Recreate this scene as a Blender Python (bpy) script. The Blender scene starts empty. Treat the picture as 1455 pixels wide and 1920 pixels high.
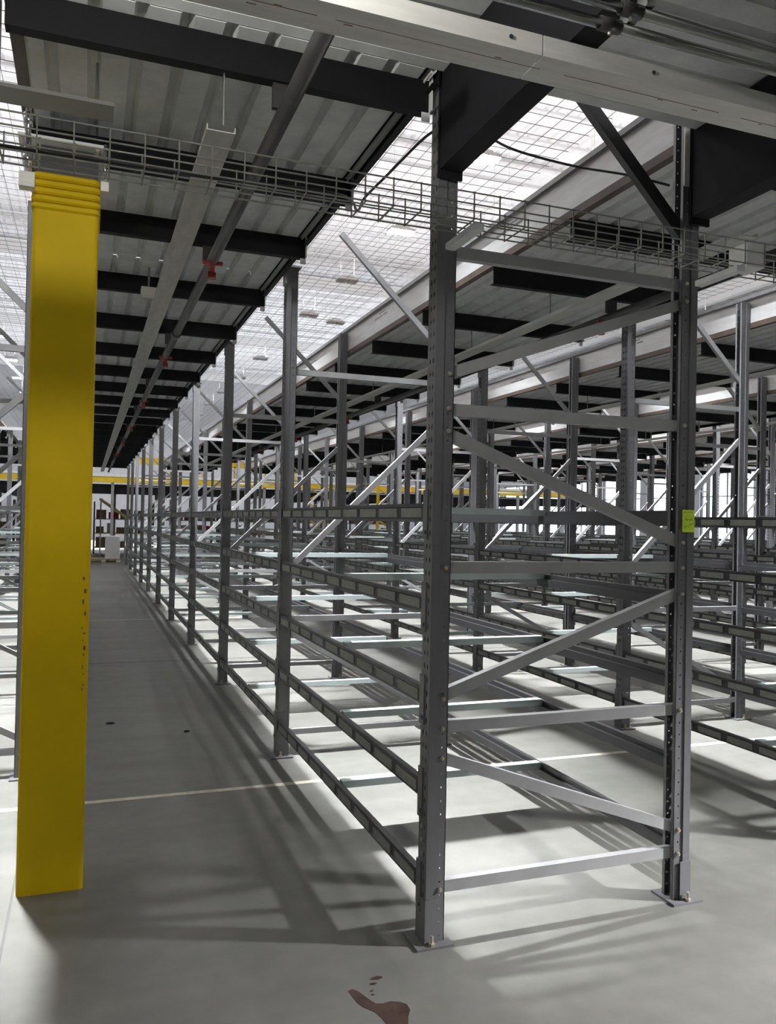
import bpy, math, random
from mathutils import Matrix, Vector

random.seed(7)
SC = bpy.context.scene
COL = SC.collection
PI = math.pi

# ------------------------------------------------------------------ camera
F_PX, YAW, PITCH, ROLL, EYE = 1527.7, 0.354, 0.0119, 0.0198, 1.5947
cam_d = bpy.data.cameras.new('camera')
cam_d.sensor_fit = 'VERTICAL'
cam_d.sensor_height = 24.0
cam_d.lens = 24.0 * F_PX / 1920.0
cam_d.clip_start = 0.05
cam_d.clip_end = 300
cam = bpy.data.objects.new('camera', cam_d)
COL.objects.link(cam)
_s, _c, _sp, _cp = math.sin(YAW), math.cos(YAW), math.sin(PITCH), math.cos(PITCH)
_r = Vector((_c, -_s, 0)); _f = Vector((_s * _cp, _c * _cp, _sp)); _u = Vector((-_s * _sp, -_c * _sp, _cp))
_R = _r * math.cos(ROLL) + _u * math.sin(ROLL)
_U = _u * math.cos(ROLL) - _r * math.sin(ROLL)
cam.matrix_world = Matrix(((_R.x, _U.x, -_f.x, 0), (_R.y, _U.y, -_f.y, 0), (_R.z, _U.z, -_f.z, EYE), (0, 0, 0, 1)))
SC.camera = cam

# ------------------------------------------------------------------ world, exposure
W = bpy.data.worlds.new('overcast_sky')
SC.world = W
W.use_nodes = True
bg = W.node_tree.nodes['Background']
bg.inputs['Color'].default_value = (0.92, 0.95, 1.0, 1)
bg.inputs['Strength'].default_value = 6.0
SC.view_settings.view_transform = 'Standard'
SC.view_settings.look = 'None'
SC.view_settings.gamma = 1.0
SC.view_settings.use_curve_mapping = False
SC.view_settings.exposure = -0.3
SC.cycles.use_denoising = True
SC.cycles.use_adaptive_sampling = True
SC.cycles.adaptive_threshold = 0.02
SC.cycles.max_bounces = 6
SC.cycles.diffuse_bounces = 4
SC.cycles.sample_clamp_indirect = 6.0

DOWN_POWER = 16500.0         # each high-bay lamp, light thrown down
UP_POWER = 138.0            # each high-bay lamp, upward spot added to brighten the roof
ASSUMED_FLOOD_POWER = 12500.0    # assumed flood lamp, out of view over the loading floor on the right

# ------------------------------------------------------------------ materials
def mat(name, col, rough=0.5, metal=0.0, var=0.0, vscale=6.0, bump=0.0, bscale=40.0, streak=None, spec=0.5, emit=None):
    m = bpy.data.materials.new(name)
    m.use_nodes = True
    nt = m.node_tree
    b = nt.nodes['Principled BSDF']
    b.inputs['Base Color'].default_value = (*col, 1)
    b.inputs['Roughness'].default_value = rough
    b.inputs['Metallic'].default_value = metal
    b.inputs['Specular IOR Level'].default_value = spec
    if emit:
        b.inputs['Emission Color'].default_value = (*emit[0], 1)
        b.inputs['Emission Strength'].default_value = emit[1]
    if var or bump:
        tc = nt.nodes.new('ShaderNodeTexCoord')
        mp = nt.nodes.new('ShaderNodeMapping')
        nt.links.new(tc.outputs['Object'], mp.inputs['Vector'])
        if streak:
            mp.inputs['Scale'].default_value = streak
    if var:
        n = nt.nodes.new('ShaderNodeTexNoise')
        n.inputs['Scale'].default_value = vscale
        n.inputs['Detail'].default_value = 6
        n.inputs['Roughness'].default_value = 0.6
        nt.links.new(mp.outputs['Vector'], n.inputs['Vector'])
        rp = nt.nodes.new('ShaderNodeValToRGB')
        lo = [max(0, c * (1 - var)) for c in col]
        hi = [min(1, c * (1 + var)) for c in col]
        rp.color_ramp.elements[0].position = 0.3
        rp.color_ramp.elements[1].position = 0.7
        rp.color_ramp.elements[0].color = (*lo, 1)
        rp.color_ramp.elements[1].color = (*hi, 1)
        nt.links.new(n.outputs['Fac'], rp.inputs['Fac'])
        nt.links.new(rp.outputs['Color'], b.inputs['Base Color'])
    if bump:
        n2 = nt.nodes.new('ShaderNodeTexNoise')
        n2.inputs['Scale'].default_value = bscale
        n2.inputs['Detail'].default_value = 3
        nt.links.new(mp.outputs['Vector'], n2.inputs['Vector'])
        bp = nt.nodes.new('ShaderNodeBump')
        bp.inputs['Strength'].default_value = bump
        bp.inputs['Distance'].default_value = 0.01
        nt.links.new(n2.outputs['Fac'], bp.inputs['Height'])
        nt.links.new(bp.outputs['Normal'], b.inputs['Normal'])
    return m

M = {}
M['post'] = mat('rack_grey_paint', (0.14, 0.14, 0.147), 0.34, 0.0, 0.12, 5, streak=(3, 3, 0.6))
M['brace'] = mat('brace_grey_paint', (0.33, 0.33, 0.335), 0.38, 0.0, 0.1, 5)
M['beam'] = mat('beam_black_paint', (0.032, 0.032, 0.034), 0.34, 0.0, 0.12, 5)
M['joist'] = mat('joist_black_paint', (0.012, 0.012, 0.013), 0.75, 0.0, 0.15, 4, spec=0.12)
M['girder'] = mat('girder_black_paint', (0.014, 0.014, 0.017), 0.75, 0.0, 0.15, 3, spec=0.15)
M['galv'] = mat('galvanised_sheet', (0.84, 0.86, 0.85), 0.48, 0.04, 0.12, 7, 0.05, 30)
M['galv_light'] = mat('bright_galvanised', (0.88, 0.87, 0.83), 0.45, 0.05, 0.10, 6, streak=(0.6, 4, 4))
M['trunk'] = mat('weathered_galvanised_trunking', (0.56, 0.55, 0.51), 0.45, 0.15, 0.16, 5, streak=(4, 0.8, 4))
M['edge'] = mat('edge_beam_galvanised', (0.50, 0.50, 0.50), 0.42, 0.2, 0.14, 5, streak=(4, 0.7, 4))
M['rust'] = mat('primer_brown_lip', (0.055, 0.035, 0.025), 0.6, 0.0, 0.35, 9)
M['crossbar'] = mat('pale_teal_galvanised', (0.50, 0.58, 0.57), 0.38, 0.2, 0.06, 8)
M['conduit'] = mat('conduit_zinc', (0.42, 0.44, 0.41), 0.24, 0.9, 0.1, 12)
M['bolt'] = mat('zinc_bolt', (0.62, 0.57, 0.45), 0.3, 0.7)
M['label'] = mat('grey_label_card', (0.26, 0.27, 0.245), 0.6, 0.0, 0.18, 14)
M['yellow'] = mat('yellow_column_wrap', (0.74, 0.51, 0.004), 0.6, 0.0, 0.07, 3, 0.03, 8, spec=0.22)
M['yellow_paint'] = mat('yellow_steel_paint', (0.72, 0.50, 0.02), 0.45, 0.0, 0.1, 5)
M['yellow_pale'] = mat('pale_yellow_paint', (0.72, 0.62, 0.26), 0.5)
M['column'] = mat('column_steel_grey', (0.06, 0.062, 0.066), 0.4, 0.2, 0.15, 5)
M['chrome'] = mat('polished_conduit', (0.75, 0.75, 0.75), 0.15, 0.9)
M['wire'] = mat('tray_wire_zinc', (0.33, 0.33, 0.30), 0.4, 0.5)
M['net'] = mat('net_wire_dark', (0.16, 0.16, 0.17), 0.5, 0.2)
M['cable'] = mat('black_cable', (0.02, 0.02, 0.022), 0.5)
M['pipe'] = mat('black_steel_pipe', (0.035, 0.033, 0.032), 0.4, 0.0, 0.25, 8)
M['red'] = mat('red_sprinkler_paint', (0.30, 0.03, 0.02), 0.45)
M['note'] = mat('lime_paper', (0.74, 0.98, 0.06), 0.7, 0.0, 0.05, 30)
M['ink'] = mat('faded_ink', (0.20, 0.33, 0.03), 0.7)
M['white_panel'] = mat('white_wrapped_load', (0.85, 0.85, 0.85), 0.45)
M['wood'] = mat('pallet_wood', (0.45, 0.33, 0.22), 0.7, 0.0, 0.25, 8, streak=(1, 8, 8))
M['carton'] = mat('brown_cardboard', (0.40, 0.27, 0.16), 0.75, 0.0, 0.12, 6)
M['carton_white'] = mat('white_cardboard', (0.75, 0.74, 0.72), 0.7)
M['carton_red'] = mat('red_crate_plastic', (0.45, 0.04, 0.03), 0.45)
M['roof'] = mat('white_roof_deck', (0.84, 0.84, 0.87), 0.6, 0.0, 0.04, 2)
M['roof_steel'] = mat('white_roof_steel', (0.82, 0.82, 0.83), 0.5)
M['roof_dark'] = mat('pale_roof_purlin', (0.72, 0.72, 0.74), 0.5)
M['wall'] = mat('pale_grey_wall_panel', (0.52, 0.53, 0.56), 0.6, 0.0, 0.05, 2)
M['frame'] = mat('dark_window_frame', (0.08, 0.08, 0.09), 0.4)
M['joint'] = mat('cream_joint_filler', (0.62, 0.58, 0.48), 0.6, 0.0, 0.2, 20)
M['joint_dark'] = mat('dark_joint_sealant', (0.10, 0.10, 0.095), 0.7)
M['stain'] = mat('brown_wet_spill', (0.055, 0.030, 0.024), 0.25, 0.0, 0.3, 20)
M['debris'] = mat('black_rubber_scrap', (0.015, 0.015, 0.015), 0.8)
M['lamp_house'] = mat('lamp_housing_white', (0.7, 0.7, 0.7), 0.4)
M['lens'] = mat('led_lens_lit', (1, 1, 1), 0.3, emit=((1.0, 0.99, 0.97), 60.0))
M['lens_off'] = mat('led_lens_unlit', (0.25, 0.25, 0.27), 0.3)
M['rust_line'] = mat('rust_scratch_brown', (0.20, 0.11, 0.07), 0.7)
M['olive'] = mat('dull_grey_channel', (0.17, 0.17, 0.155), 0.6)
M['scuff'] = mat('brown_scuff', (0.16, 0.10, 0.02), 0.7)
M['globe'] = mat('assumed_lamp_globe', (1, 1, 1), 0.3, emit=((1.0, 0.97, 0.92), 1700.0))  # emissive globe of the assumed bulkhead lamp, added to brighten the column
M['exit_red'] = mat('red_indicator_lit', (0.6, 0.03, 0.02), 0.4, emit=((1.0, 0.08, 0.04), 6.0))

def glass_mat():
    m = bpy.data.materials.new('window_glass')
    m.use_nodes = True
    nt = m.node_tree
    nt.nodes.clear()
    o = nt.nodes.new('ShaderNodeOutputMaterial')
    t = nt.nodes.new('ShaderNodeBsdfTransparent')
    t.inputs['Color'].default_value = (0.93, 0.95, 0.96, 1)
    g = nt.nodes.new('ShaderNodeBsdfGlossy')
    g.inputs['Roughness'].default_value = 0.05
    x = nt.nodes.new('ShaderNodeMixShader')
    x.inputs['Fac'].default_value = 0.06
    nt.links.new(t.outputs[0], x.inputs[1]); nt.links.new(g.outputs[0], x.inputs[2])
    nt.links.new(x.outputs[0], o.inputs['Surface'])
    return m
M['glass'] = glass_mat()

def floor_mat():
    m = bpy.data.materials.new('sealed_concrete_floor')
    m.use_nodes = True
    nt = m.node_tree; L = nt.links
    b = nt.nodes['Principled BSDF']
    tc = nt.nodes.new('ShaderNodeTexCoord')
    n1 = nt.nodes.new('ShaderNodeTexNoise'); n1.inputs['Scale'].default_value = 0.9; n1.inputs['Detail'].default_value = 8; n1.inputs['Roughness'].default_value = 0.62
    n2 = nt.nodes.new('ShaderNodeTexNoise'); n2.inputs['Scale'].default_value = 9.0; n2.inputs['Detail'].default_value = 6
    mp = nt.nodes.new('ShaderNodeMapping'); mp.inputs['Scale'].default_value = (0.5, 3.2, 1)
    n3 = nt.nodes.new('ShaderNodeTexNoise'); n3.inputs['Scale'].default_value = 1.2; n3.inputs['Detail'].default_value = 5
    L.new(tc.outputs['Object'], n1.inputs['Vector']); L.new(tc.outputs['Object'], n2.inputs['Vector'])
    L.new(tc.outputs['Object'], mp.inputs['Vector']); L.new(mp.outputs['Vector'], n3.inputs['Vector'])
    def ramp(a, c0, bpos, c1):
        r = nt.nodes.new('ShaderNodeValToRGB')
        r.color_ramp.elements[0].position = a; r.color_ramp.elements[0].color = (*c0, 1)
        r.color_ramp.elements[1].position = bpos; r.color_ramp.elements[1].color = (*c1, 1)
        return r
    r1 = ramp(0.3, (0.150, 0.148, 0.134), 0.7, (0.198, 0.195, 0.180)); L.new(n1.outputs['Fac'], r1.inputs['Fac'])
    r2 = ramp(0.35, (0.88, 0.88, 0.88), 0.65, (1, 1, 1)); L.new(n2.outputs['Fac'], r2.inputs['Fac'])
    r3 = ramp(0.3, (0.84, 0.84, 0.84), 0.62, (1, 1, 1)); L.new(n3.outputs['Fac'], r3.inputs['Fac'])
    mx = nt.nodes.new('ShaderNodeMixRGB'); mx.blend_type = 'MULTIPLY'; mx.inputs['Fac'].default_value = 1
    mx2 = nt.nodes.new('ShaderNodeMixRGB'); mx2.blend_type = 'MULTIPLY'; mx2.inputs['Fac'].default_value = 1
    L.new(r1.outputs['Color'], mx.inputs['Color1']); L.new(r2.outputs['Color'], mx.inputs['Color2'])
    L.new(mx.outputs['Color'], mx2.inputs['Color1']); L.new(r3.outputs['Color'], mx2.inputs['Color2'])
    L.new(mx2.outputs['Color'], b.inputs['Base Color'])
    rr = nt.nodes.new('ShaderNodeMapRange'); rr.inputs['To Min'].default_value = 0.36; rr.inputs['To Max'].default_value = 0.55
    L.new(n1.outputs['Fac'], rr.inputs['Value']); L.new(rr.outputs['Result'], b.inputs['Roughness'])
    bp = nt.nodes.new('ShaderNodeBump'); bp.inputs['Strength'].default_value = 0.04
    L.new(n2.outputs['Fac'], bp.inputs['Height']); L.new(bp.outputs['Normal'], b.inputs['Normal'])
    return m
M['floor'] = floor_mat()

# ------------------------------------------------------------------ mesh helpers
class MB:
    def __init__(self): self.v = []; self.f = []
    def box(self, x0, x1, y0, y1, z0, z1):
        i = len(self.v)
        self.v += [(x0,y0,z0),(x1,y0,z0),(x1,y1,z0),(x0,y1,z0),(x0,y0,z1),(x1,y0,z1),(x1,y1,z1),(x0,y1,z1)]
        self.f += [tuple(i+k for k in q) for q in ((0,3,2,1),(4,5,6,7),(0,1,5,4),(1,2,6,5),(2,3,7,6),(3,0,4,7))]
        return self
    def prism(self, pts, frame, length, t0=0.0):
        """closed polygon pts (2D) swept along frame[2] from t0 to length; frame = (origin, a, b, dir)"""
        o, a, b, d = [Vector(q) for q in frame]
        n = len(pts); i = len(self.v)
        for t in (t0, length):
            for (p, q) in pts:
                self.v.append(tuple(o + a*p + b*q + d*t))
        for k in range(n):
            j = (k+1) % n
            self.f.append((i+k, i+j, i+n+j, i+n+k))
        self.f.append(tuple(i+k for k in reversed(range(n))))
        self.f.append(tuple(i+n+k for k in range(n)))
        return self
    def bar(self, p0, p1, w, h, up=(0,0,1)):
        p0 = Vector(p0); p1 = Vector(p1); d = (p1-p0); L = d.length; d.normalize()
        a = d.cross(Vector(up))
        if a.length < 1e-4: a = d.cross(Vector((1,0,0)))
        a.normalize(); b = a.cross(d)
        return self.prism([(-w/2,-h/2),(w/2,-h/2),(w/2,h/2),(-w/2,h/2)], (p0, a, b, d), L)
    def cyl(self, p0, p1, r, n=10, r1=None):
        p0 = Vector(p0); p1 = Vector(p1); d = (p1-p0); L = d.length; d.normalize()
        a = d.cross(Vector((0,0,1)))
        if a.length < 1e-4: a = Vector((1,0,0))
        a.normalize(); b = a.cross(d)
        i = len(self.v); r1 = r if r1 is None else r1
        for t, rr in ((0, r), (L, r1)):
            for k in range(n):
                an = 2*PI*k/n
                self.v.append(tuple(p0 + d*t + a*(rr*math.cos(an)) + b*(rr*math.sin(an))))
        for k in range(n):
            j = (k+1) % n
            self.f.append((i+k, i+j, i+n+j, i+n+k))
        self.f.append(tuple(i+k for k in reversed(range(n)))); self.f.append(tuple(i+n+k for k in range(n)))
        return self
    def path(self, pts, r, n=8):
        pts = [Vector(p) for p in pts]; i0 = len(self.v)
        for k, p in enumerate(pts):
            d = (pts[min(k+1, len(pts)-1)] - pts[max(k-1, 0)]).normalized()
            a = d.cross(Vector((0, 0.3, 1))).normalized(); b = a.cross(d)
            for q in range(n):
                an = 2*PI*q/n
                self.v.append(tuple(p + a*(r*math.cos(an)) + b*(r*math.sin(an))))
        for k in range(len(pts)-1):
            for q in range(n):
                j = (q+1) % n
                self.f.append((i0+k*n+q, i0+k*n+j, i0+(k+1)*n+j, i0+(k+1)*n+q))
        self.f.append(tuple(i0+q for q in range(n))); e = i0+(len(pts)-1)*n
        self.f.append(tuple(e+q for q in reversed(range(n))))
        return self
    def channel(self, frame, length, depth, height, t=0.004, lip=0.0):
        """C section: web at a=0, flanges reach a=depth, centred on b"""
        h = height/2; d = depth
        if lip:
            pts = [(0,-h),(d,-h),(d,-h+lip),(d-t,-h+lip),(d-t,-h+t),(t,-h+t),(t,h-t),(d-t,h-t),(d-t,h-lip),(d,h-lip),(d,h),(0,h)]
        else:
            pts = [(0,-h),(d,-h),(d,-h+t),(t,-h+t),(t,h-t),(d,h-t),(d,h),(0,h)]
        return self.prism(pts, frame, length)
    def holed(self, frame, width, length, pitch, cols, t=0.003, z_first=None, z_last=None):
        """plate in (a, d) plane, thick t along b, with diamond/square holes: cols = [(centre, half_w, half_h, diamond)]"""
        o, a, b, d = [Vector(q) for q in frame]
        n = int(length // pitch); off = (length - n*pitch)/2
        edges = [0.0]
        for (c, hw, hh, dm) in cols: edges += [c-hw-0.002, c+hw+0.002]
        edges.append(width)
        def P(x, z, y): return tuple(o + a*x + b*y + d*z)
        def quad(x0, x1, z0, z1):
            i = len(self.v)
            for y in (0, t):
                self.v += [P(x0,z0,y),P(x1,z0,y),P(x1,z1,y),P(x0,z1,y)]
            self.f += [(i,i+1,i+2,i+3),(i+7,i+6,i+5,i+4)]
        for k in range(0, len(edges)-1, 2):
            quad(edges[k], edges[k+1], 0, length)
        for ci, (c, hw, hh, dm) in enumerate(cols):
            x0, x1 = edges[1+2*ci], edges[2+2*ci]
            quad(x0, x1, 0, off); quad(x0, x1, length-off, length)
            for k in range(n):
                z0 = off + k*pitch; z1 = z0+pitch; zc = (z0+z1)/2
                if dm: inner = [(c, zc-hh), (c+hw, zc), (c, zc+hh), (c-hw, zc)]
                else: inner = [(c-hw, zc-hh), (c+hw, zc-hh), (c+hw, zc+hh), (c-hw, zc+hh)]
                outer = [(x0,z0),(x1,z0),(x1,z1),(x0,z1)]
                i = len(self.v)
                for y in (0, t):
                    self.v += [P(p,q,y) for p,q in outer] + [P(p,q,y) for p,q in inner]
                if dm:
                    # outer corner k sits between inner points
                    ring = [(0,1,5,4),(1,2,6,5),(2,3,7,6),(3,0,4,7)]
                else:
                    ring = [(0,1,5,4),(1,2,6,5),(2,3,7,6),(3,0,4,7)]
                self.f += [tuple(i+q for q in r) for r in ring]
                self.f += [tuple(i+8+q for q in reversed(r)) for r in ring]
                self.f += [(i+4+q, i+4+(q+1)%4, i+12+(q+1)%4, i+12+q) for q in range(4)]
        return self
    def mesh(self, name, material=None):
        me = bpy.data.meshes.new(name)
        me.from_pydata(self.v, [], self.f)
        me.update()
        if material: me.materials.append(M[material] if isinstance(material, str) else material)
        return me
    def build(self, name, material, parent=None, smooth=False):
        me = self.mesh(name, material)
        if smooth:
            for p in me.polygons: p.use_smooth = len(p.vertices) == 4
        return link(name, me, parent)

def link(name, me, parent=None, loc=None, rot=None):
    o = bpy.data.objects.new(name, me)
    COL.objects.link(o)
    if parent is not None: o.parent = parent
    if loc is not None: o.location = loc
    if rot is not None: o.rotation_euler = rot
    return o
def tag(o, label=None, cat=None, group=None, kind=None):
    if label: o['label'] = label
    if cat: o['category'] = cat
    if group: o['group'] = group
    if kind: o['kind'] = kind
    return o
def thing(name, label, cat, loc=(0,0,0), group=None):  # noqa
    o = bpy.data.objects.new(name, None)
    o.empty_display_size = 0.1
    COL.objects.link(o); o.location = loc
    return tag(o, label, cat, group, 'thing' if label else None)
def struct(name, mb, material):
    return tag(mb.build(name, material), kind='structure')
ORD = ['first','second','third','fourth','fifth','sixth','seventh','eighth','ninth','tenth','eleventh','twelfth','thirteenth','fourteenth']

# ------------------------------------------------------------------ layout numbers (metres)
X1, ROW_W, PITCH_X = 1.229, 1.225, 2.75      # lime-note row: outer post faces
Y0, BAY, NFR = 2.874, 2.543, 11
PW = 0.08                                     # post width
Z_BAR = [0.2035 + 0.6096*i for i in range(5)]
Z_BEAM = [0.217 + 0.3547*i for i in range(5)]
Y_END = Y0 + BAY*(NFR-1) + 0.5
ROWS = [-1, 0, 1, 2, 3, 4, 5, 6]
def row_x(r): return X1 + PITCH_X*(r-1)
ROOM_X0, ROOM_X1, ROOM_Y0, ROOM_Y1, ROOF_Z = -13.0, 27.0, -14.0, 58.0, 11.5

# ------------------------------------------------------------------ setting
fl = MB().box(ROOM_X0, ROOM_X1, ROOM_Y0, ROOM_Y1, -0.2, 0.0)
floor = struct('floor', fl, 'floor')
def strip(name, x0, x1, y0, y1, m, z=0.0015):
    struct(name, MB().box(x0, x1, y0, y1, -0.001, z), m)
strip('trim_1', -0.6, 11.0, 4.808, 4.856, 'joint')
strip('trim_2', -3.0, 12.0, 9.35, 9.362, 'joint_dark')
strip('trim_3', -0.262, -0.252, -2.0, 4.8, 'joint_dark')
strip('trim_4', -0.6, 11.0, 13.2, 13.23, 'joint')

# roof deck: ribs run along Y
rf = MB()
pts = []
x = ROOM_X0; P_R = 0.30
while x < ROOM_X1 - 1e-6:
    pts += [(x, 0.0), (x+0.18, 0.0), (x+0.21, 0.05), (x+0.27, 0.05)]
    x += P_R
pts += [(x, 0.0)]
i0 = len(rf.v)
for (px, pz) in pts:
    rf.v += [(px, ROOM_Y0, ROOF_Z+pz), (px, ROOM_Y1, ROOF_Z+pz)]
for k in range(len(pts)-1):
    rf.f.append((2*k, 2*k+2, 2*k+3, 2*k+1))
n0 = len(rf.v)
rf.box(ROOM_X0, ROOM_X1, ROOM_Y0, ROOM_Y1, ROOF_Z+0.08, ROOF_Z+0.2)
ceil = struct('ceiling', rf, 'roof')
pm = MB().box(ROOM_X0, ROOM_X1, -0.02, 0.02, -0.06, 0.0).mesh('purlin', 'roof_dark')
y = ROOM_Y0 + 1.0
while y < ROOM_Y1:
    link('purlin', pm, ceil, (0, y, ROOF_Z)); y += 1.36
bm_ = MB()
bm_.box(ROOM_X0, ROOM_X1, -0.10, 0.10, 0.0, 0.018).box(ROOM_X0, ROOM_X1, -0.006, 0.006, 0.018, 0.40).box(ROOM_X0, ROOM_X1, -0.10, 0.10, 0.40, 0.418)
bmm = bm_.mesh('roof_beam', 'roof_steel')
for yb in (-3.9, 7.6, 19.1, 30.6, 42.1, 53.6):
    link('roof_beam', bmm, ceil, (0, yb, 10.55))
gm = MB().box(-0.12, 0.12, ROOM_Y0, ROOM_Y1, 0, 0.02).box(-0.008, 0.008, ROOM_Y0, ROOM_Y1, 0.02, 0.6).box(-0.12, 0.12, ROOM_Y0, ROOM_Y1, 0.6, 0.62).mesh('roof_girder', 'roof_steel')
for xb in (-6.0, 5.6, 14.2, 22.8):
    link('roof_girder', gm, ceil, (xb, 0, 10.4))

struct('wall_left', MB().box(ROOM_X0-0.2, ROOM_X0, ROOM_Y0, ROOM_Y1, 0, ROOF_Z+0.2), 'wall')
struct('wall_back', MB().box(ROOM_X0, ROOM_X1, ROOM_Y1, ROOM_Y1+0.2, 0, ROOF_Z+0.2), 'wall')
struct('wall_front', MB().box(ROOM_X0, ROOM_X1, ROOM_Y0-0.2, ROOM_Y0, 0, ROOF_Z+0.2), 'wall')
# right wall with a band of windows
SILL, HEAD, WW, PIER = 0.95, 4.15, 3.3, 0.55
wr = MB()
wr.box(ROOM_X1, ROOM_X1+0.25, ROOM_Y0, ROOM_Y1, 0, SILL).box(ROOM_X1, ROOM_X1+0.25, ROOM_Y0, ROOM_Y1, HEAD, ROOF_Z+0.2)
yw = 16.0; wins = []
wr.box(ROOM_X1, ROOM_X1+0.25, ROOM_Y0, yw, SILL, HEAD)
while yw + WW + PIER < ROOM_Y1:
    wins.append(yw)
    wr.box(ROOM_X1, ROOM_X1+0.25, yw+WW, yw+WW+PIER, SILL, HEAD)
    yw += WW + PIER
wr.box(ROOM_X1, ROOM_X1+0.25, yw, ROOM_Y1, SILL, HEAD)
struct('wall_right', wr, 'wall')
wf = MB()
t = 0.06
wf.box(-0.05, 0.05, 0, WW, 0, t).box(-0.05, 0.05, 0, WW, HEAD-SILL-t, HEAD-SILL).box(-0.05, 0.05, 0, t, t, HEAD-SILL-t).box(-0.05, 0.05, WW-t, WW, t, HEAD-SILL-t)
wfm = wf.mesh('window_frame', 'frame')
mul = MB().box(-0.03, 0.03, -0.025, 0.025, t, HEAD-SILL-t).mesh('mullion', 'frame')
tra = MB().box(-0.028, 0.028, t, WW-t, -0.022, 0.022).mesh('transom', 'frame')
pan = MB().box(-0.004, 0.004, 0, 1.0, 0, 1.0).mesh('pane', 'glass')
for n, yv in enumerate(wins):
    root = thing('window_%d' % (n+1), None, None, (ROOM_X1+0.12, yv, SILL))
    root['kind'] = 'structure'
    link('window_frame', wfm, root)
    link('mullion', mul, root, (0, WW/2, 0))
    link('transom', tra, root, (0, 0, 2.1))
    for (a0, a1) in ((t, WW/2-0.025), (WW/2+0.025, WW-t)):
        for (b0, b1) in ((t, 2.08), (2.12, HEAD-SILL-t)):
            p = link('pane', pan, root, (0, a0, b0)); p.scale = (1, a1-a0, b1-b0)

# ------------------------------------------------------------------ high-bay lamps
hb_house = MB().box(-0.30, 0.30, -0.17, 0.17, 0.03, 0.09).box(-0.16, 0.16, -0.10, 0.10, 0.09, 0.16).mesh('housing', 'lamp_house')
hb_lens = MB().box(-0.13, 0.13, -0.155, 0.155, 0.0, 0.03).mesh('lens', 'lens')
hb_lens_off = MB().box(-0.13, 0.13, -0.155, 0.155, 0.0, 0.03).mesh('lens', 'lens_off')
hb_rod = MB().cyl((0,0,0), (0,0,3.17), 0.006, 6).mesh('hanger', 'lamp_house')
def high_bay(x, y, z, label, power, lit=True, size=0.12, group='high bay lamps under the roof'):
    root = thing('high_bay_lamp', label, 'lamp', (x, y, z), group)
    link('housing', hb_house, root)
    for s in (-0.155, 0.155):
        link('lens', hb_lens if lit else hb_lens_off, root, (s, 0, 0))
    for s in (-0.2, 0.2):
        link('hanger', hb_rod, root, (s, 0, 0.09))
    if lit is not False:
        for nm, pw, rx, cone, dz in (('down_light', power, 0.0, 40, -0.14), ('up_light', UP_POWER, PI, 168, 0.22)):  # up_light is an added source that brightens the roof deck
            if lit is None and nm == 'down_light': continue
            ld = LD.get((nm, pw))
            if ld is None:
                ld = bpy.data.lights.new(nm, 'SPOT')
                ld.energy = pw; ld.shadow_soft_size = size; ld.color = (0.955, 0.975, 1.0)
                ld.spot_size = math.radians(cone); ld.spot_blend = 0.7 if nm == 'down_light' else 0.4
                LD[(nm, pw)] = ld
            lo = bpy.data.objects.new(nm, ld); COL.objects.link(lo)
            lo.parent = root; lo.location = (0, 0, dz); lo.rotation_euler = (rx, 0, 0)
    return root
LD = {}
GX = [-6.5, -3.3, -0.6, 1.02, 3.78, 6.7, 9.3, 12.05, 14.8, 19.0]
LZ = 8.3
GY = [5.11, 9.28, 13.45, 17.62, 21.8, 26.0, 34.0, 39.0, 44.0, 49.0, 54.0]
for gi, gx in enumerate(GX):
    for gj, gy in enumerate(GY):
        if gx == 6.7 and gy > 20:
            high_bay(gx, gy, LZ, 'high bay lamp, added uplight only, %s of its line, sixth line from the left wall' % ORD[gj], DOWN_POWER, lit=None)  # dark lens, yet the added up_light still brightens the far roof
            continue
        vis = gx == 6.7 and gy in (13.45, 17.62)
        if vis: lb = 'lit white high bay lamp seen between decks, %s' % ('near the roof beam' if gy > 16 else 'beside the black girder')
        else: lb = 'assumed white high bay lamp, %s of its line, %s line from the left wall' % (ORD[gj], ORD[gi])  # lamps out of view, lines assumed and set to light the rack floors
        high_bay(gx, gy, LZ, lb, DOWN_POWER)
high_bay(7.8, 26.6, LZ, 'unlit grey high bay lamp under the far roof beam', 0, lit=False, group='unlit high bay lamps')
# assumed flood lamp on an added mast over the loading floor, out of view
FX, FY, FZ = 8.2, 0.2, 3.9
fl_ = thing('assumed_flood_lamp', 'assumed unseen flood lamp on a tall mast over the open loading floor', 'lamp', (FX, FY, 0))
MB().cyl((0.3, 0, 0), (0.3, 0, FZ+0.3), 0.07, 12).build('mast', 'lamp_house', fl_, True)
MB().box(0.0, 0.3, -0.25, 0.25, FZ+0.10, FZ+0.30).build('housing', 'lamp_house', fl_)
MB().box(-0.02, 0.0, -0.22, 0.22, FZ+0.12, FZ+0.28).build('lens', 'lens', fl_)
ld = bpy.data.lights.new('assumed_flood_light', 'SPOT')
ld.energy = ASSUMED_FLOOD_POWER; ld.shadow_soft_size = 0.12; ld.color = (0.98, 0.985, 1.0)
ld.spot_size = math.radians(44); ld.spot_blend = 1.0
lo = bpy.data.objects.new('assumed_flood_light', ld); COL.objects.link(lo); lo.parent = fl_; lo.location = (-0.1, 0, FZ+0.2)
lo.rotation_euler = (Vector((4.2, 1.55, 0.0)) - Vector((FX-0.1, FY, FZ+0.2))).to_track_quat('-Z', 'Y').to_euler()

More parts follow.
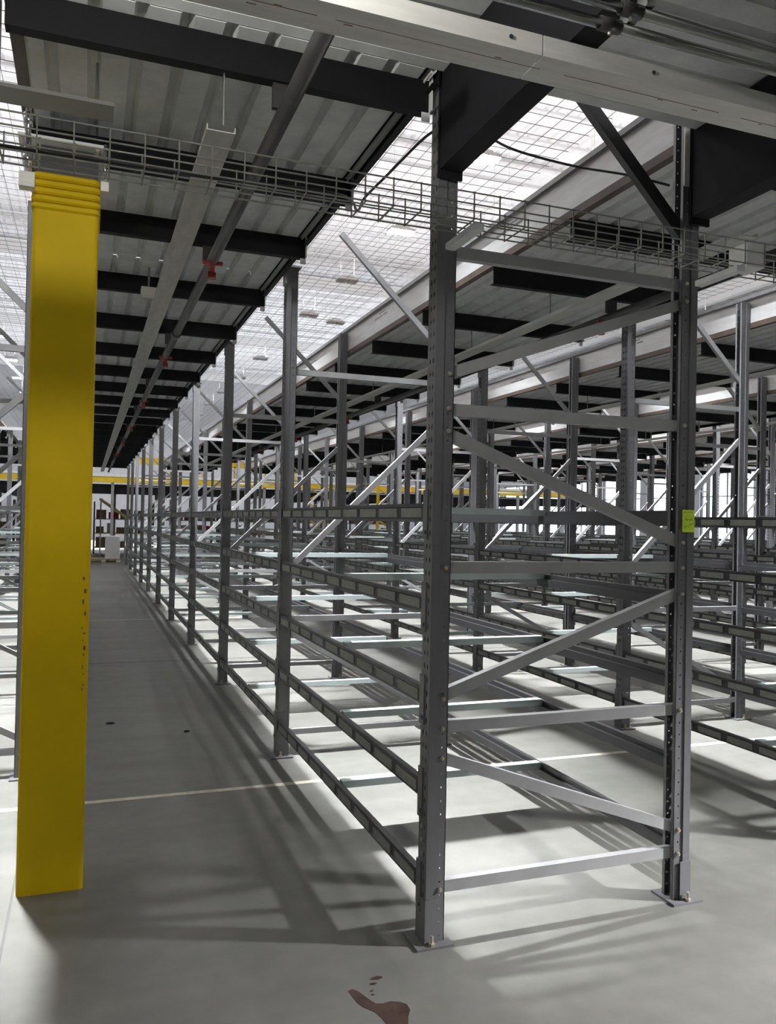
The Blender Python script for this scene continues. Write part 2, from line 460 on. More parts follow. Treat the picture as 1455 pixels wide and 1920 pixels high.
# ------------------------------------------------------------------ mezzanine decks over the aisles
DZ = 3.29            # underside of the steel deck
JH = 0.12            # joist height
RP = 0.148           # deck rib pitch
def deck_sheet(nrib, length):
    mb = MB(); pts = []
    for k in range(nrib):
        x0 = k*RP
        pts += [(x0, 0.0), (x0+0.100, 0.0), (x0+0.112, 0.040), (x0+0.136, 0.040)]
    pts.append((nrib*RP, 0.0))
    n = len(pts); th = 0.0025
    for yy in (0, length):
        for (a, b) in pts: mb.v.append((a, yy, b))
        for (a, b) in pts: mb.v.append((a, yy, b+th))
    for k in range(n-1):
        mb.f.append((k, 2*n+k, 2*n+k+1, k+1))
        mb.f.append((n+k, n+k+1, 3*n+k+1, 3*n+k))
        mb.f.append((k, k+1, n+k+1, n+k)); mb.f.append((2*n+k, 3*n+k, 3*n+k+1, 2*n+k+1))
    mb.f.append((0, n, 3*n, 2*n)); mb.f.append((n-1, 3*n-1, 4*n-1, 2*n-1))
    return mb
DY0 = 2.80
NSEG = 9
SEG = (Y_END - DY0)/NSEG
DW = 10*RP
sheet_me = deck_sheet(5, SEG-0.004).mesh('deck_panel', 'galv')
board_me = MB().box(0, DW, 0, SEG-0.006, 0, 0.03).mesh('floor_board', 'carton')
joist_me = MB().channel(((0,0,0),(0,1,0),(0,0,1),(1,0,0)), DW, 0.05, JH, 0.005).mesh('joist', 'joist')
joist_ys = [2.90, 3.88, 4.79] + [5.99 + 1.22*i for i in range(20)]
joist_ys = [q for q in joist_ys if q < Y_END-0.1]
clip_me = MB().box(0, 0.004, -0.03, 0.05, -JH/2-0.005, JH/2).box(-0.03, 0.004, -0.004, 0.0, -JH/2-0.04, -JH/2-0.005).mesh('end_plate', 'galv')
# left-hand edge: tall galvanised channel with a brown lip underneath
EL = Y_END-DY0-0.1
edge_me = MB().channel(((0,0,0.14),(-1,0,0),(0,0,1),(0,1,0)), EL, 0.035, 0.20, 0.004).box(-0.038, -0.035, 0, EL, 0.04, 0.125).box(-0.035, -0.031, 0, EL, 0.125, 0.24).mesh('edge_beam', 'edge')
lip_me = MB().box(-0.045, 0.0, 0, EL, -0.006, 0.002).box(-0.045, -0.041, 0, EL, 0.002, 0.038).mesh('brown_lip', 'rust')
toe_me = MB().box(-0.06, -0.03, 0, EL, 0.242, 0.272).mesh('toe_rail', 'post')
redge_me = MB().channel(((0,0,0),(-1,0,0),(0,0,1),(0,1,0)), Y_END-DY0, 0.03, 0.09, 0.004).mesh('edge_channel', 'joist')
ledge_me = MB().box(-0.006, 0.0, 0, Y_END-DY0, -0.01, 0.0).mesh('edge_trim', 'galv_light')
print_me = MB()
for k in range(1):
    for (dy, w, zz, hh) in ((0, .10, .165, .014), (.13, .05, .165, .014), (.2, .13, .165, .014), (.05, .16, .196, .008)):
        print_me.box(-0.0365, -0.034, 1.5+2.4*k+dy, 1.5+2.4*k+dy+w, zz, zz+hh)
print_me = print_me.mesh('stencil_print', 'post')
DECK_NAMES = {-1: 'mezzanine deck far left past the rack row behind the column',
              0: 'corrugated mezzanine deck over the aisle beside the yellow column',
              1: 'corrugated mezzanine deck over the aisle right of the lime-note row'}
for d in range(-1, 7):
    x0 = row_x(d) + ROW_W + 0.012
    lb = DECK_NAMES.get(d, 'corrugated mezzanine deck over the %s aisle past the lime-note row' % ORD[d-1] if d > 1 else None)
    root = thing('mezzanine_deck', lb, 'deck', (x0, DY0, DZ), 'mezzanine decks over the aisles')
    for k in range(2):
        for s in range(NSEG):
            link('deck_panel', sheet_me, root, (k*5*RP, s*SEG, 0))
    for s in range(NSEG):
        link('floor_board', board_me, root, (0, s*SEG, 0.044))
    for jy in joist_ys:
        j = link('joist', joist_me, root, (0, jy-DY0-0.025, -JH/2))
        link('end_plate', clip_me, j, (DW, 0.0, 0))
    if d >= 0:
        link('edge_beam', edge_me, root, (0.036, 0.10, 0))
        e = link('brown_lip', lip_me, root, (0.036, 0.10, 0))
        link('toe_rail', toe_me, root, (0.036, 0.10, 0))
        if d in (1, 2):
            for q in range(3): link('stencil_print', print_me, root, (0.036, 0.10+2.4*q, 0))
    link('edge_channel', redge_me, root, (DW+0.012, 0, -0.005))
    link('edge_trim', ledge_me, root, (DW+0.012-0.03, 0, -0.002))

# trunking strips and sprinkler pipes under the decks
def trunking(x0, x1, y0, y1, z, label):
    r = thing('steel_trunking', label, 'trunking', (x0, y0, z), 'trunkings under the decks')
    w = x1-x0; L = 3.0; n = int((y1-y0)//L)
    # closed face down
    pm2 = MB().channel(((w/2,0,0.0),(0,0,1),(1,0,0),(0,1,0)), L-0.004, 0.022, w, 0.003).mesh('trunking_length', 'trunk')
    hg = MB().cyl((w/2,0,0.003), (w/2,0,DZ-JH-z), 0.005, 6).mesh('hanger_rod', 'conduit')
    for k in range(n):
        link('trunking_length', pm2, r, (0, k*L, 0))
    for k in range(n*2):
        yy = min(joist_ys, key=lambda q: abs(q-(y0+0.4+k*1.5)))
        link('hanger_rod', hg, r, (0, yy-y0, 0))
    return r
trunking(0.370, 0.472, 2.94, 27.0, 2.98, 'long pale galvanised trunking under the deck beside the yellow column')
trunking(2.86, 2.965, 3.02, 27.0, 2.98, 'long pale galvanised trunking under the deck right of the lime-note row')
trunking(5.62, 5.72, 3.02, 27.0, 2.98, 'pale galvanised trunking under the second deck past the lime-note row')
trunking(8.37, 8.47, 3.02, 27.0, 2.98, 'pale galvanised trunking under the third deck past the lime-note row')

def sprinkler(x, y0, y1, z, heads, label):
    r = thing('sprinkler_pipe', label, 'pipe', (x, y0, z), 'sprinkler pipes under the decks')
    L = 4.5; y = y0
    while y < y1-0.2:
        l = min(L, y1-y)
        MB().cyl((0, y-y0, 0), (0, y-y0+l-0.01, 0), 0.030, 12).build('pipe_length', 'pipe', r, True)
        MB().cyl((0, y-y0+l-0.06, 0), (0, y-y0+l+0.05, 0), 0.038, 12).build('coupling', 'pipe', r, True)
        y += l
    for hy in heads:
        h = MB().cyl((0, hy-y0, -0.028), (0, hy-y0, -0.065), 0.016, 8).box(-0.022, 0.022, hy-y0-0.003, hy-y0+0.003, -0.095, -0.062).build('sprinkler_head', 'red', r)
        MB().cyl((0, hy-y0, -0.095), (0, hy-y0, -0.100), 0.026, 10).build('deflector', 'red', h)
        MB().cyl((-0.055, hy-y0-0.03, -0.02), (0.055, hy-y0-0.03, -0.02), 0.012, 8).build('branch_cap', 'red', h)
    for jy in joist_ys[::2]:
        MB().box(-0.04, 0.04, jy-y0-0.012, jy-y0+0.012, 0.025, DZ-JH-z).build('pipe_clip', 'pipe', r)
    return r
sprinkler(0.635, 2.16, 28.0, 3.055, [4.68, 7.6, 10.6, 13.6, 16.6, 19.6], 'black sprinkler pipe with red heads under deck beside the yellow column')
sprinkler(3.40, 2.95, 28.0, 3.055, [4.9, 7.9, 10.9, 13.9, 16.9, 19.9], 'black sprinkler pipe with red heads under deck right of the lime-note row')

# ------------------------------------------------------------------ cross-aisle deck, girders, fascia
root = thing('cross_aisle_deck', 'grey mezzanine deck spanning the cross aisle above the galvanised wireway', 'deck', (-4.0, -1.66, 3.33))
cs = deck_sheet(5, 3.99).mesh('deck_panel', 'galv')
for k in range(2):
    for s in range(6):
        link('deck_panel', cs, root, (k*4.0, 0.742*(s+1)-0.003, 0), (0, 0, -PI/2))
link('floor_board', MB().box(0, 7.99, 0, 4.44, 0.045, 0.075).mesh('floor_board', 'carton'), root)
link('edge_closure', MB().box(0, 8.0, 4.455, 4.46, -0.035, 0.08).box(0, 8.0, 4.40, 4.455, -0.035, -0.031).mesh('edge_closure', 'galv'), root)

def girder(x0, x1, y0, y1, z0, z1, label, right):
    r = thing('steel_girder', label, 'girder', (x0, y0, z0), 'girders over the cross aisle')
    w, h, L = x1-x0, z1-z0, y1-y0
    MB().box(0.0, 0.010, 0, L, 0.012, h-0.012).build('web', 'girder', r)
    MB().box(0, w, 0, L, 0, 0.012).build('flange', 'girder', r)
    MB().box(0, w, 0, L, h-0.012, h).build('flange', 'girder', r)
    MB().box(-0.005, w+0.005, L, L+0.012, -0.03, h).build('end_plate', 'girder', r)
    MB().box(0.010, w-0.004, L-0.32, L-0.31, 0.012, h-0.012).build('stiffener', 'girder', r)
    for zz in (0.05, h-0.05):
        for xx in (0.02, w-0.02):
            MB().cyl((xx, L-0.012, zz), (xx, L, zz), 0.012, 6).build('bolt', 'bolt', r)
    return r
girder(1.222, 1.312, -1.5, 2.815, 2.932, 3.325, 'black steel girder running from the lime-note frame over the cross aisle', False)
girder(2.40, 2.49, -1.5, 2.815, 2.926, 3.325, 'black steel girder behind the galvanised post top, over the cross aisle', True)
girder(-1.52, -1.43, -1.5, 2.815, 2.932, 3.325, 'black steel girder over the cross aisle beyond the yellow column', False)

# unseen bulkhead lamp, assumed behind the wireway and added to light the column top
r = thing('assumed_bulkhead_lamp', 'small assumed bulkhead lamp, added unseen under the cross aisle deck behind the wireway', 'lamp', (-0.10, 1.60, 3.006))
MB().box(-0.06, 0.06, -0.06, 0.06, 0.05, 0.08).build('mounting_plate', 'lamp_house', r)
MB().cyl((0,0,0.08),(0,0,0.323),0.012,8).build('stem', 'conduit', r)
g_ = MB(); n_, m_ = 12, 8
for a in range(m_+1):
    for b in range(n_):
        th = PI*a/m_; ph = 2*PI*b/n_
        g_.v.append((0.032*math.sin(th)*math.cos(ph), 0.032*math.sin(th)*math.sin(ph), 0.032*math.cos(th)))
for a in range(m_):
    for b in range(n_):
        g_.f.append((a*n_+b, (a+1)*n_+b, (a+1)*n_+(b+1)%n_, a*n_+(b+1)%n_))
g_.build('globe', 'globe', r, True)
MB().cyl((0,0,0.03),(0,0,0.05),0.02,10).build('socket', 'lamp_house', r)

# fascia: galvanised wireway slung under the girders along X
r = thing('galvanised_wireway', 'wide galvanised wireway with rust streaks slung across under the girders', 'wireway', (-3.0, 1.915, 2.862))
for k, (a, b) in enumerate(((0, 2.0), (2.0, 4.13), (4.13, 6.8))):
    m_ = MB(); m_.prism([(0,0),(0.125,0),(0.125,0.056),(0.122,0.056),(0.122,0.003),(0.003,0.003),(0.003,0.056),(0,0.056)], ((0,0,0),(0,1,0),(0,0,1),(1,0,0)), b-0.004, a)
    c_ = m_.build('wireway_length', 'galv_light', r)
for xx in [0.35 + 0.46*i for i in range(14)]:
    MB().cyl((xx, -0.003, 0.03), (xx, 0.0, 0.03), 0.006, 8).build('rivet', 'column', r)
xx = 1.3
while xx < 6.6:
    w = random.uniform(0.18, 0.6)
    yy = 0.060 + random.uniform(-0.0015, 0.0015)
    MB().box(xx, xx+w, yy, yy+random.uniform(0.0014, 0.0024), -0.0006, 0.0).build('rust_scratch', 'rust_line', r)
    for q in range(2):
        x2 = xx + random.uniform(0, w); y2 = yy + random.uniform(-0.012, 0.018)
        MB().box(x2, x2+random.uniform(0.01, 0.03), y2, y2+0.003, -0.0006, 0.0).build('rust_spot', 'rust_line', r)
    xx += w + random.uniform(0.02, 0.12)

# two conduits along X with couplings
for (yy, zz, cx, nm) in ((1.735, 2.862, 1.213, 'nearer the galvanised wireway'), (1.665, 2.862, 1.225, 'further from the galvanised wireway')):
    r = thing('conduit', 'zinc conduit pipe under the cross aisle deck, %s' % nm, 'conduit', (-3.0, yy, zz), 'conduits under the cross aisle deck')
    MB().cyl((0,0,0), (3.0+cx,0,0), 0.0135, 14).build('conduit_length', 'conduit', r, True)
    MB().cyl((3.0+cx,0,0), (7.0,0,0), 0.0135, 14).build('conduit_length', 'conduit', r, True)
    MB().cyl((3.0+cx-0.03,0,0), (3.0+cx+0.03,0,0), 0.0175, 14).build('coupling', 'pipe', r, True)
    MB().cyl((3.0+cx,0,-0.024), (3.0+cx,0,-0.016), 0.005, 6).build('set_screw', 'bolt', r)
    for sx_ in (1.5, 4.27, 5.44):
        MB().box(sx_-0.012, sx_+0.012, -0.02, 0.02, 0.012, 2.93-zz).build('pipe_strap', 'conduit', r)

# ------------------------------------------------------------------ wire basket cable tray
r = thing('wire_cable_tray', 'wire basket cable tray crossing in front of the end frame', 'cable tray', (-1.6, 2.55, 2.655))
TL, TW, TH, wr_ = 5.6, 0.15, 0.09, 0.0021
for (yy, zz) in ((0,0.09),(0,0.05),(0,0.0),(0.05,0.0),(0.10,0.0),(0.15,0.0),(0.15,0.05),(0.15,0.09)):
    MB().bar((0,yy,zz), (TL,yy,zz), wr_*2, wr_*2).build('long_wire', 'wire', r)
uw = MB()
uw.bar((0,0,0.094),(0,0,-0.004), wr_*2, wr_*2).bar((0,-0.002,-0.004),(0,TW+0.002,-0.004), wr_*2, wr_*2).bar((0,TW,-0.004),(0,TW,0.094), wr_*2, wr_*2)
uwm = uw.mesh('cross_wire', 'wire')
for k in range(int(TL/0.1)):
    link('cross_wire', uwm, r, (0.04+k*0.1, 0, 0))
for xx in (2.86, 4.02):
    MB().box(xx-0.02, xx+0.02, 0.0, 0.24, -0.035, -0.012).build('bracket', 'galv', r)
MB().box(4.05, 4.14, 0.0, 0.10, -0.01, 0.085).build('splice_plate', 'galv_light', r)

# black cables
def bez(pts, n=24):
    out = []
    for i in range(len(pts)-1):
        p0 = Vector(pts[max(i-1,0)]); p1 = Vector(pts[i]); p2 = Vector(pts[i+1]); p3 = Vector(pts[min(i+2, len(pts)-1)])
        for k in range(n):
            t = k/n
            out.append(0.5*((2*p1)+(-p0+p2)*t+(2*p0-5*p1+4*p2-p3)*t*t+(-p0+3*p1-3*p2+p3)*t**3))
    out.append(Vector(pts[-1])); return out
c1 = MB().path(bez([(1.30,2.93,3.165),(1.235,3.0,3.135),(1.16,3.2,3.06),(1.105,3.36,3.005),(1.02,3.2,2.88),(0.80,2.75,2.745),(0.3,2.63,2.68),(-0.6,2.62,2.67)], 14), 0.0055).build('cable', 'cable', None, True)
tag(c1, 'black cable drooping from the end frame post down into the cable tray', 'cable', 'cables')
c2 = MB().path(bez([(1.31,2.95,3.20),(1.50,3.05,3.23),(1.72,3.15,3.235),(2.0,3.12,3.20),(2.2,3.0,3.145),(2.375,2.93,3.10)], 14), 0.0055).build('cable', 'cable', None, True)
tag(c2, 'black cable strung between both posts of the lime-note end frame', 'cable', 'cables')

# ------------------------------------------------------------------ rack frames
def post_mesh(height, left=True):
    """web at local x=0 (aisle side), opening towards +x; centred on y"""
    mb = MB(); h = PW/2; t = 0.003
    # web with keyhole slots
    mb.holed(((0,-h,0),(0,1,0),(1,0,0),(0,0,1)), PW, height, 0.0508, [(0.026,0.0075,0.014,True),(0.054,0.0075,0.014,True)], t)
    # flanges: stepped, with small bolt holes in the inner third
    for s in (-1, 1):
        mb.box(0, 0.030, s*h-(t if s>0 else 0), s*h+(0 if s>0 else t), 0, height)
        q = s*(h-0.006)
        mb.box(0.030, 0.034, min(s*h, q), max(s*h, q), 0, height)
        o = (0.034, q if s<0 else q-t, 0)
        mb.holed((o,(1,0,0),(0,1,0),(0,0,1)), PW-0.034, height, 0.0508, [(0.023,0.0035,0.0035,False)], t)
        mb.box(PW-t, PW, min(q, q-s*0.016), max(q, q-s*0.016), 0, height)
    return mb.mesh('post', 'post')
PL_H, PR_H = 3.31, 3.50
post_l = post_mesh(PL_H); post_r = post_mesh(PR_H)
# base plate and foot, in post coordinates
bp = MB().box(-0.045, 0.105, -0.075, 0.075, 0, 0.009).mesh('base_plate', 'post')
ft = MB().box(-0.004, 0.0, -0.045, 0.045, 0.009, 0.17).box(-0.004, 0.05, -0.045, -0.041, 0.009, 0.17).box(-0.004, 0.05, 0.041, 0.045, 0.009, 0.17).mesh('foot_bracket', 'post')
ab = MB().cyl((0,0,0.009),(0,0,0.020),0.013,6).cyl((0,0,0.020),(0,0,0.045),0.006,8).mesh('anchor_bolt', 'bolt')
bolt_me = MB().cyl((0,0,0),(0,-0.008,0),0.009,6).cyl((0,-0.008,0),(0,-0.014,0),0.005,8).mesh('bolt', 'bolt')
def brace_mesh(L, w=0.038, d=0.030):
    # channel, open side towards +y, along x
    return MB().channel(((0,-d/2,0),(0,1,0),(0,0,1),(1,0,0)), L, d, w, 0.003).mesh('strut', 'brace')
_bc = {}
def put_brace(root, name, p0, p1, w=0.038, d=0.030, y=0.0):
    (xa, za), (xb, zb) = p0, p1
    L = math.hypot(xb-xa, zb-za); key = (round(L, 3), w, d)
    if key not in _bc: _bc[key] = brace_mesh(L, w, d)
    ang = math.atan2(zb-za, xb-xa)
    return link(name, _bc[key], root, (xa, y, za), (0, -ang, 0))
cap_me = MB().box(-0.012, 0.10, -0.05, 0.05, -0.006, 0.006).box(-0.008, 0.0, -0.045, 0.045, -0.12, -0.006).mesh('post_cap', 'post')

ROWTXT = {-1: 'second row left past the column', 0: 'row behind the yellow column', 1: 'row bearing the lime note',
          2: 'first row past the lime-note row', 3: 'second row past the lime-note row', 4: 'third row past the lime-note row',
          5: 'fourth row past the lime-note row', 6: 'fifth row past the lime-note row'}
XI, XO = PW, ROW_W - PW     # inner post faces in row coordinates
def frame(rw, k):
    end = (k == 0)
    if rw == 1 and end:
        lb = 'closely braced dark end frame of grey steel with lime note on post'
    else:
        lb = 'grey rack frame, %s from cross aisle, %s' % (ORD[k], ROWTXT[rw])
    root = thing('rack_upright', lb, 'rack frame', (row_x(rw), Y0+k*BAY, 0), 'rack frames')
    for side, (px, rot, pm, hh) in enumerate(((0, 0, post_l, PL_H), (ROW_W, PI, post_r, PR_H))):
        po = link('post', pm, root, (px, 0, 0.0), (0, 0, rot))
        link('base_plate', bp, po); link('foot_bracket', ft, po)
        if k < 3:
            for s in (-0.06, 0.06): link('anchor_bolt', ab, po, (0.02, s, 0))
        if side == 0: link('post_cap', cap_me, po, (0, 0, hh+0.006-0.01))
    if end:
        for z in Z_BAR: put_brace(root, 'strut', (XI-0.03, z), (XO+0.03, z), 0.045, 0.034)
        dg = [((XI-0.03, 0.70), (XO+0.03, 0.305)), ((XI-0.03, 0.925), (XO+0.03, 1.31)),
              ((XI-0.03, 1.945), (XO+0.03, 1.53)), ((XI-0.03, 2.165), (XO+0.03, 2.565))]
        for a, b in dg: put_brace(root, 'diagonal_brace', a, b, 0.045, 0.034)
        kb = put_brace(root, 'knee_brace', (0.36, 3.66), (XO+0.02, 2.86), 0.055, 0.034)
        kb.data.materials.clear(); kb.data.materials.append(M['beam'])
        for z in Z_BAR:
            for xx in (0.058, ROW_W-0.058): link('bolt', bolt_me, root, (xx, -PW/2+0.005, z))
        for a, b in dg:
            link('bolt', bolt_me, root, (0.058, -PW/2+0.005, a[1])); link('bolt', bolt_me, root, (ROW_W-0.058, -PW/2+0.005, b[1]))
    else:
        for z in (0.16, 0.925, 2.60): put_brace(root, 'strut', (XI-0.03, z), (XO+0.03, z))
        put_brace(root, 'diagonal_brace', (XI-0.02, 0.84), (XO+0.02, 0.24))
        put_brace(root, 'diagonal_brace', (XI-0.02, 1.26), (XO+0.02, 2.34))
        put_brace(root, 'knee_brace', (0.385, 3.59), (XO+0.02, 2.83))
    return root
frames = {}
for rw in ROWS:
    for k in range(NFR):
        frames[(rw, k)] = frame(rw, k)
# galvanised top sleeve on the right post of the end frame
fr = frames[(1, 0)]
sl = MB()
sl.box(ROW_W-0.085, ROW_W-0.048, -0.046, -0.041, 3.06, 3.48).box(ROW_W-0.036, ROW_W+0.004, -0.046, -0.041, 3.06, 3.48).box(ROW_W, ROW_W+0.004, -0.041, 0.046, 3.06, 3.48).box(ROW_W-0.05, ROW_W-0.034, -0.041, -0.037, 3.06, 3.48)
s_ = sl.build('post_sleeve', 'galv_light', fr); s_['label'] = 'pale galvanised sleeve on top of the post'

# lime note taped on the right post of the end frame
nx0, ny, nz0 = row_x(1)+ROW_W-0.066, Y0-PW/2-0.0035, 1.575
note = thing('paper_note', 'lime yellow paper note taped on the right post of end frame', 'note', (nx0, ny, nz0))
nm = MB(); N = 8; wN, hN = 0.064, 0.096
for j in range(N+1):
    for q in (0, 1):
        xx = wN*j/N; bend = 0.0006*math.sin(j*0.9)
        nm.v += [(xx, bend-0.0004, q*hN), (xx, bend, q*hN)]
for j in range(N):
    a = 4*j; b = 4*(j+1)
    nm.f += [(a, b, b+2, a+2), (a+1, a+3, b+3, b+1), (a, a+1, b+1, b), (a+2, b+2, b+3, a+3)]
nm.f += [(0, 2, 3, 1), (4*N, 4*N+1, 4*N+3, 4*N+2)]
nm.build('sheet', 'note', note)
def stroke(pts, r=0.0009):
    m_ = MB()
    for (a, b), (c, d_) in zip(pts[:-1], pts[1:]): m_.bar((a, -0.0012, b), (c, -0.0012, d_), r*2, 0.0004, up=(0,1,0))
    m_.build('ink_mark', 'ink', note)
stroke([(.008,.082),(.012,.088),(.016,.082)]); stroke([(.022,.085),(.05,.087)]); stroke([(.012,.052),(.018,.060),(.024,.050),(.028,.058)])
stroke([(.034,.055),(.040,.050),(.046,.058),(.052,.049)]); stroke([(.010,.030),(.014,.016),(.020,.028)]); stroke([(.026,.024),(.034,.022)]); stroke([(.036,.034),(.056,.036)])

# ------------------------------------------------------------------ beams and crossbars
BH, BD = 0.068, 0.045
BL = BAY - PW - 0.006
BY = PW/2 + 0.003
def beam_body(outer=True):
    """local origin on the left post's front web line: x=0 aisle face, runs along +y"""
    mb = MB()
    # stepped box section
    mb.prism([(0,-BH/2),(BD,-BH/2),(BD,BH/2-0.026),(BD-0.004,BH/2-0.026),(0.026,BH/2-0.026),(0.026,BH/2),(0,BH/2),(0,BH/2-0.014),(0.003,BH/2-0.017),(0.003,-BH/2+0.012),(0,-BH/2+0.010)],
             ((0.002,0,0),(1,0,0),(0,0,1),(0,1,0)), BL)
    return mb.mesh('beam_body', 'beam')
beam_me = beam_body()
conn_me = MB().box(-0.006, 0.0, -0.041, 0.002, -0.105, 0.085).box(-0.006, 0.045, -0.002, 0.002, -0.105, 0.085).box(-0.014, -0.006, -0.036, -0.022, -0.085, -0.07).mesh('connector', 'post')
conn_me2 = MB().box(-0.006, 0.0, -0.002, 0.041, -0.105, 0.085).box(-0.006, 0.045, -0.002, 0.002, -0.105, 0.085).mesh('connector', 'post')
label_me = MB().box(-0.0005, 0.0045, 0, 0.215, -0.022, 0.016).mesh('shelf_label', 'label')
LAB_Y = [0.035 + 0.272*i for i in range(9)]
ls = MB()
for q in LAB_Y: ls.box(-0.0005, 0.0045, q, q+0.215, -0.022, 0.016)
labels_me = ls.mesh('shelf_labels', 'label')
lip_m = MB().box(0, 0.0018, 0, BL, 0, 0.004).mesh('edge_lip', 'brace')

cam_p = Vector((0, 0, EYE))
def uv_of(p):
    v = Vector(p) - cam_p; d = v.dot(_f)
    if d <= 0.1: return None
    return 727.5 + F_PX*v.dot(_R)/d, 960 - F_PX*v.dot(_U)/d, d
LEVEL = ['lowest', 'second', 'third', 'fourth', 'top']
cand = []; cbars = []
for rw in ROWS:
    for k in range(NFR-1):
        ys = Y0 + k*BAY
        vis = False
        for (px, py) in ((row_x(rw), ys), (row_x(rw)+ROW_W, ys+BAY), (row_x(rw), ys+BAY), (row_x(rw)+ROW_W, ys), (row_x(rw)+.6, ys+BAY)):
            q = uv_of((px, py, 1.0))
            if q and -20 < q[0] < 1475 and not (60 < q[0] < 150): vis = True
        if not vis: continue
        dep = uv_of((row_x(rw)+0.6, ys+BAY/2, 1.0))[2] + (6 if rw <= 0 else 0) + (100 if rw == -1 else 0)
        for l in range(5):
            for s in (0, 1): cand.append((dep, rw, k, l, s))
            cbars.append((dep, rw, k, l))
cand.sort(); cbars.sort()
def beam_origin(rw, k, l, s):
    if s == 0: return (row_x(rw), Y0+k*BAY+BY, Z_BEAM[l]), 0.0
    return (row_x(rw)+ROW_W, Y0+(k+1)*BAY-BY, Z_BEAM[l]), PI
rest = MB()
def add_mesh_to(mb, me, loc, rot):
    c, s = math.cos(rot), math.sin(rot); i = len(mb.v)
    for v in me.vertices:
        x, y, z = v.co
        mb.v.append((loc[0]+c*x-s*y, loc[1]+s*x+c*y, loc[2]+z))
    for p in me.polygons: mb.f.append(tuple(i+q for q in p.vertices))
rest_lab = MB()
for n, (dep, rw, k, l, s) in enumerate(cand):
    loc, rot = beam_origin(rw, k, l, s)
    if n < 300:
        side = 'aisle face' if s == 0 else 'back face'
        root = thing('rack_beam', 'dark rack beam, %s level, %s bay, %s, %s' % (LEVEL[l], ORD[k], side, ROWTXT[rw]), 'beam', loc, 'rack beams')
        root.rotation_euler = (0, 0, rot)
        link('beam_body', beam_me, root)
        link('edge_lip', lip_m, root, (BD, 0, -BH/2+0.001)); link('edge_lip', lip_m, root, (BD, 0, BH/2-0.031))
        link('connector', conn_me, root); link('connector', conn_me2, root, (0, BL, 0))
        if s == 0 and dep < 8.2 and rw > 0:
            for q in LAB_Y: link('shelf_label', label_me, root, (0, q, 0))
        elif s == 0:
            tag(link('shelf_labels', labels_me, root), kind='stuff')
    else:
        add_mesh_to(rest, beam_me, loc, rot)
        if s == 0: add_mesh_to(rest_lab, labels_me, loc, rot)
if rest.v:
    o = rest.build('distant_rack_beams', 'beam')
    tag(o, 'distant dark rack beams of the far bays and far rows', 'beams', kind='stuff')
    if rest_lab.v: tag(rest_lab.build('shelf_labels', 'label', o), kind='stuff')

CB_L = ROW_W - 0.062
cb = MB()
cb.channel(((0,0,0),(0,0,-1),(0,1,0),(1,0,0)), CB_L, 0.034, 0.055, 0.003)
# bevelled ends
cb_me = cb.mesh('channel_body', 'crossbar')
for n, (dep, rw, k, l) in enumerate(cbars):
    loc = (row_x(rw)+0.031, Y0+k*BAY+1.15, Z_BEAM[l]+BH/2+0.0085)
    if n < 300:
        root = thing('crossbar', 'pale teal crossbar, %s level of %s bay, %s' % (LEVEL[l], ORD[k], ROWTXT[rw]), 'crossbar', loc, 'crossbars across the bays')
        link('channel_body', cb_me, root)
    else:
        if n == 300: restc = MB()
        add_mesh_to(restc, cb_me, loc, 0)
if len(cbars) > 300:
    tag(restc.build('distant_crossbars', 'crossbar'), 'distant pale crossbars of the far rack rows', 'crossbars', kind='stuff')

# ------------------------------------------------------------------ safety netting above the rack rows
nt_ = MB(); NZ, NS, NL = 3.66, 0.10, 20.0
yy = 0.0
while yy <= NL:
    nt_.bar((0, yy, 0), (ROW_W, yy, 0), 0.0024, 0.0024); yy += NS
xx = 0.0
while xx <= ROW_W+0.001:
    nt_.bar((xx, 0, 0.003), (xx, NL, 0.003), 0.0024, 0.0024); xx += NS
net_me = nt_.mesh('safety_net', 'net')
for rw in (0, 1, 2, 3):
    o = link('safety_net', net_me, None, (row_x(rw), Y0, NZ))
    tag(o, 'fine wire safety netting stretched over the %s' % ROWTXT[rw], 'netting', 'safety nets', 'stuff')

# ------------------------------------------------------------------ yellow column
col = thing('wrapped_column', 'tall square steel column wrapped in bright yellow plastic guard', 'column', (-0.112, 3.857, 0))
def rrect(h, r, n=5):
    out = []
    for (cx, cy, a0) in ((h-r,h-r,0),(-h+r,h-r,PI/2),(-h+r,-h+r,PI),(h-r,-h+r,1.5*PI)):
        for k in range(n+1):
            a = a0 + PI/2*k/n; out.append((cx+r*math.cos(a), cy+r*math.sin(a)))
    return out
def loft(levels):
    mb = MB(); n = len(rrect(levels[0][1], levels[0][2]))
    for (z, h, r) in levels:
        for (a, b) in rrect(h, r): mb.v.append((a, b, z))
    for k in range(len(levels)-1):
        for q in range(n):
            j = (q+1) % n
            mb.f.append((k*n+q, k*n+j, (k+1)*n+j, (k+1)*n+q))
    mb.f.append(tuple(reversed(range(n)))); mb.f.append(tuple((len(levels)-1)*n+q for q in range(n)))
    return mb
H = 0.132
loft([(0.0, H, 0.02), (2.885, H, 0.02)]).build('guard_sleeve', 'yellow', col)
for i in range(5):
    z0 = 2.887 + 0.032*i
    loft([(z0, H-0.004, 0.02), (z0+0.008, H+0.006, 0.024), (z0+0.022, H+0.006, 0.024), (z0+0.030, H-0.004, 0.02)]).build('guard_ridge', 'yellow', col)
MB().box(-0.125, 0.125, -0.125, 0.125, 3.046, 3.16).build('column_core', 'column', col)
MB().box(-0.19, 0.15, -0.19, 0.15, 3.16, 3.172).build('cap_plate', 'galv', col)
for (bx, by) in ((-0.16,-0.16),(0.12,-0.16),(0.12,0.12),(-0.16,0.12)):
    MB().cyl((bx,by,3.13),(bx,by,3.16),0.014,6).build('cap_bolt', 'bolt', col)
mk = MB()
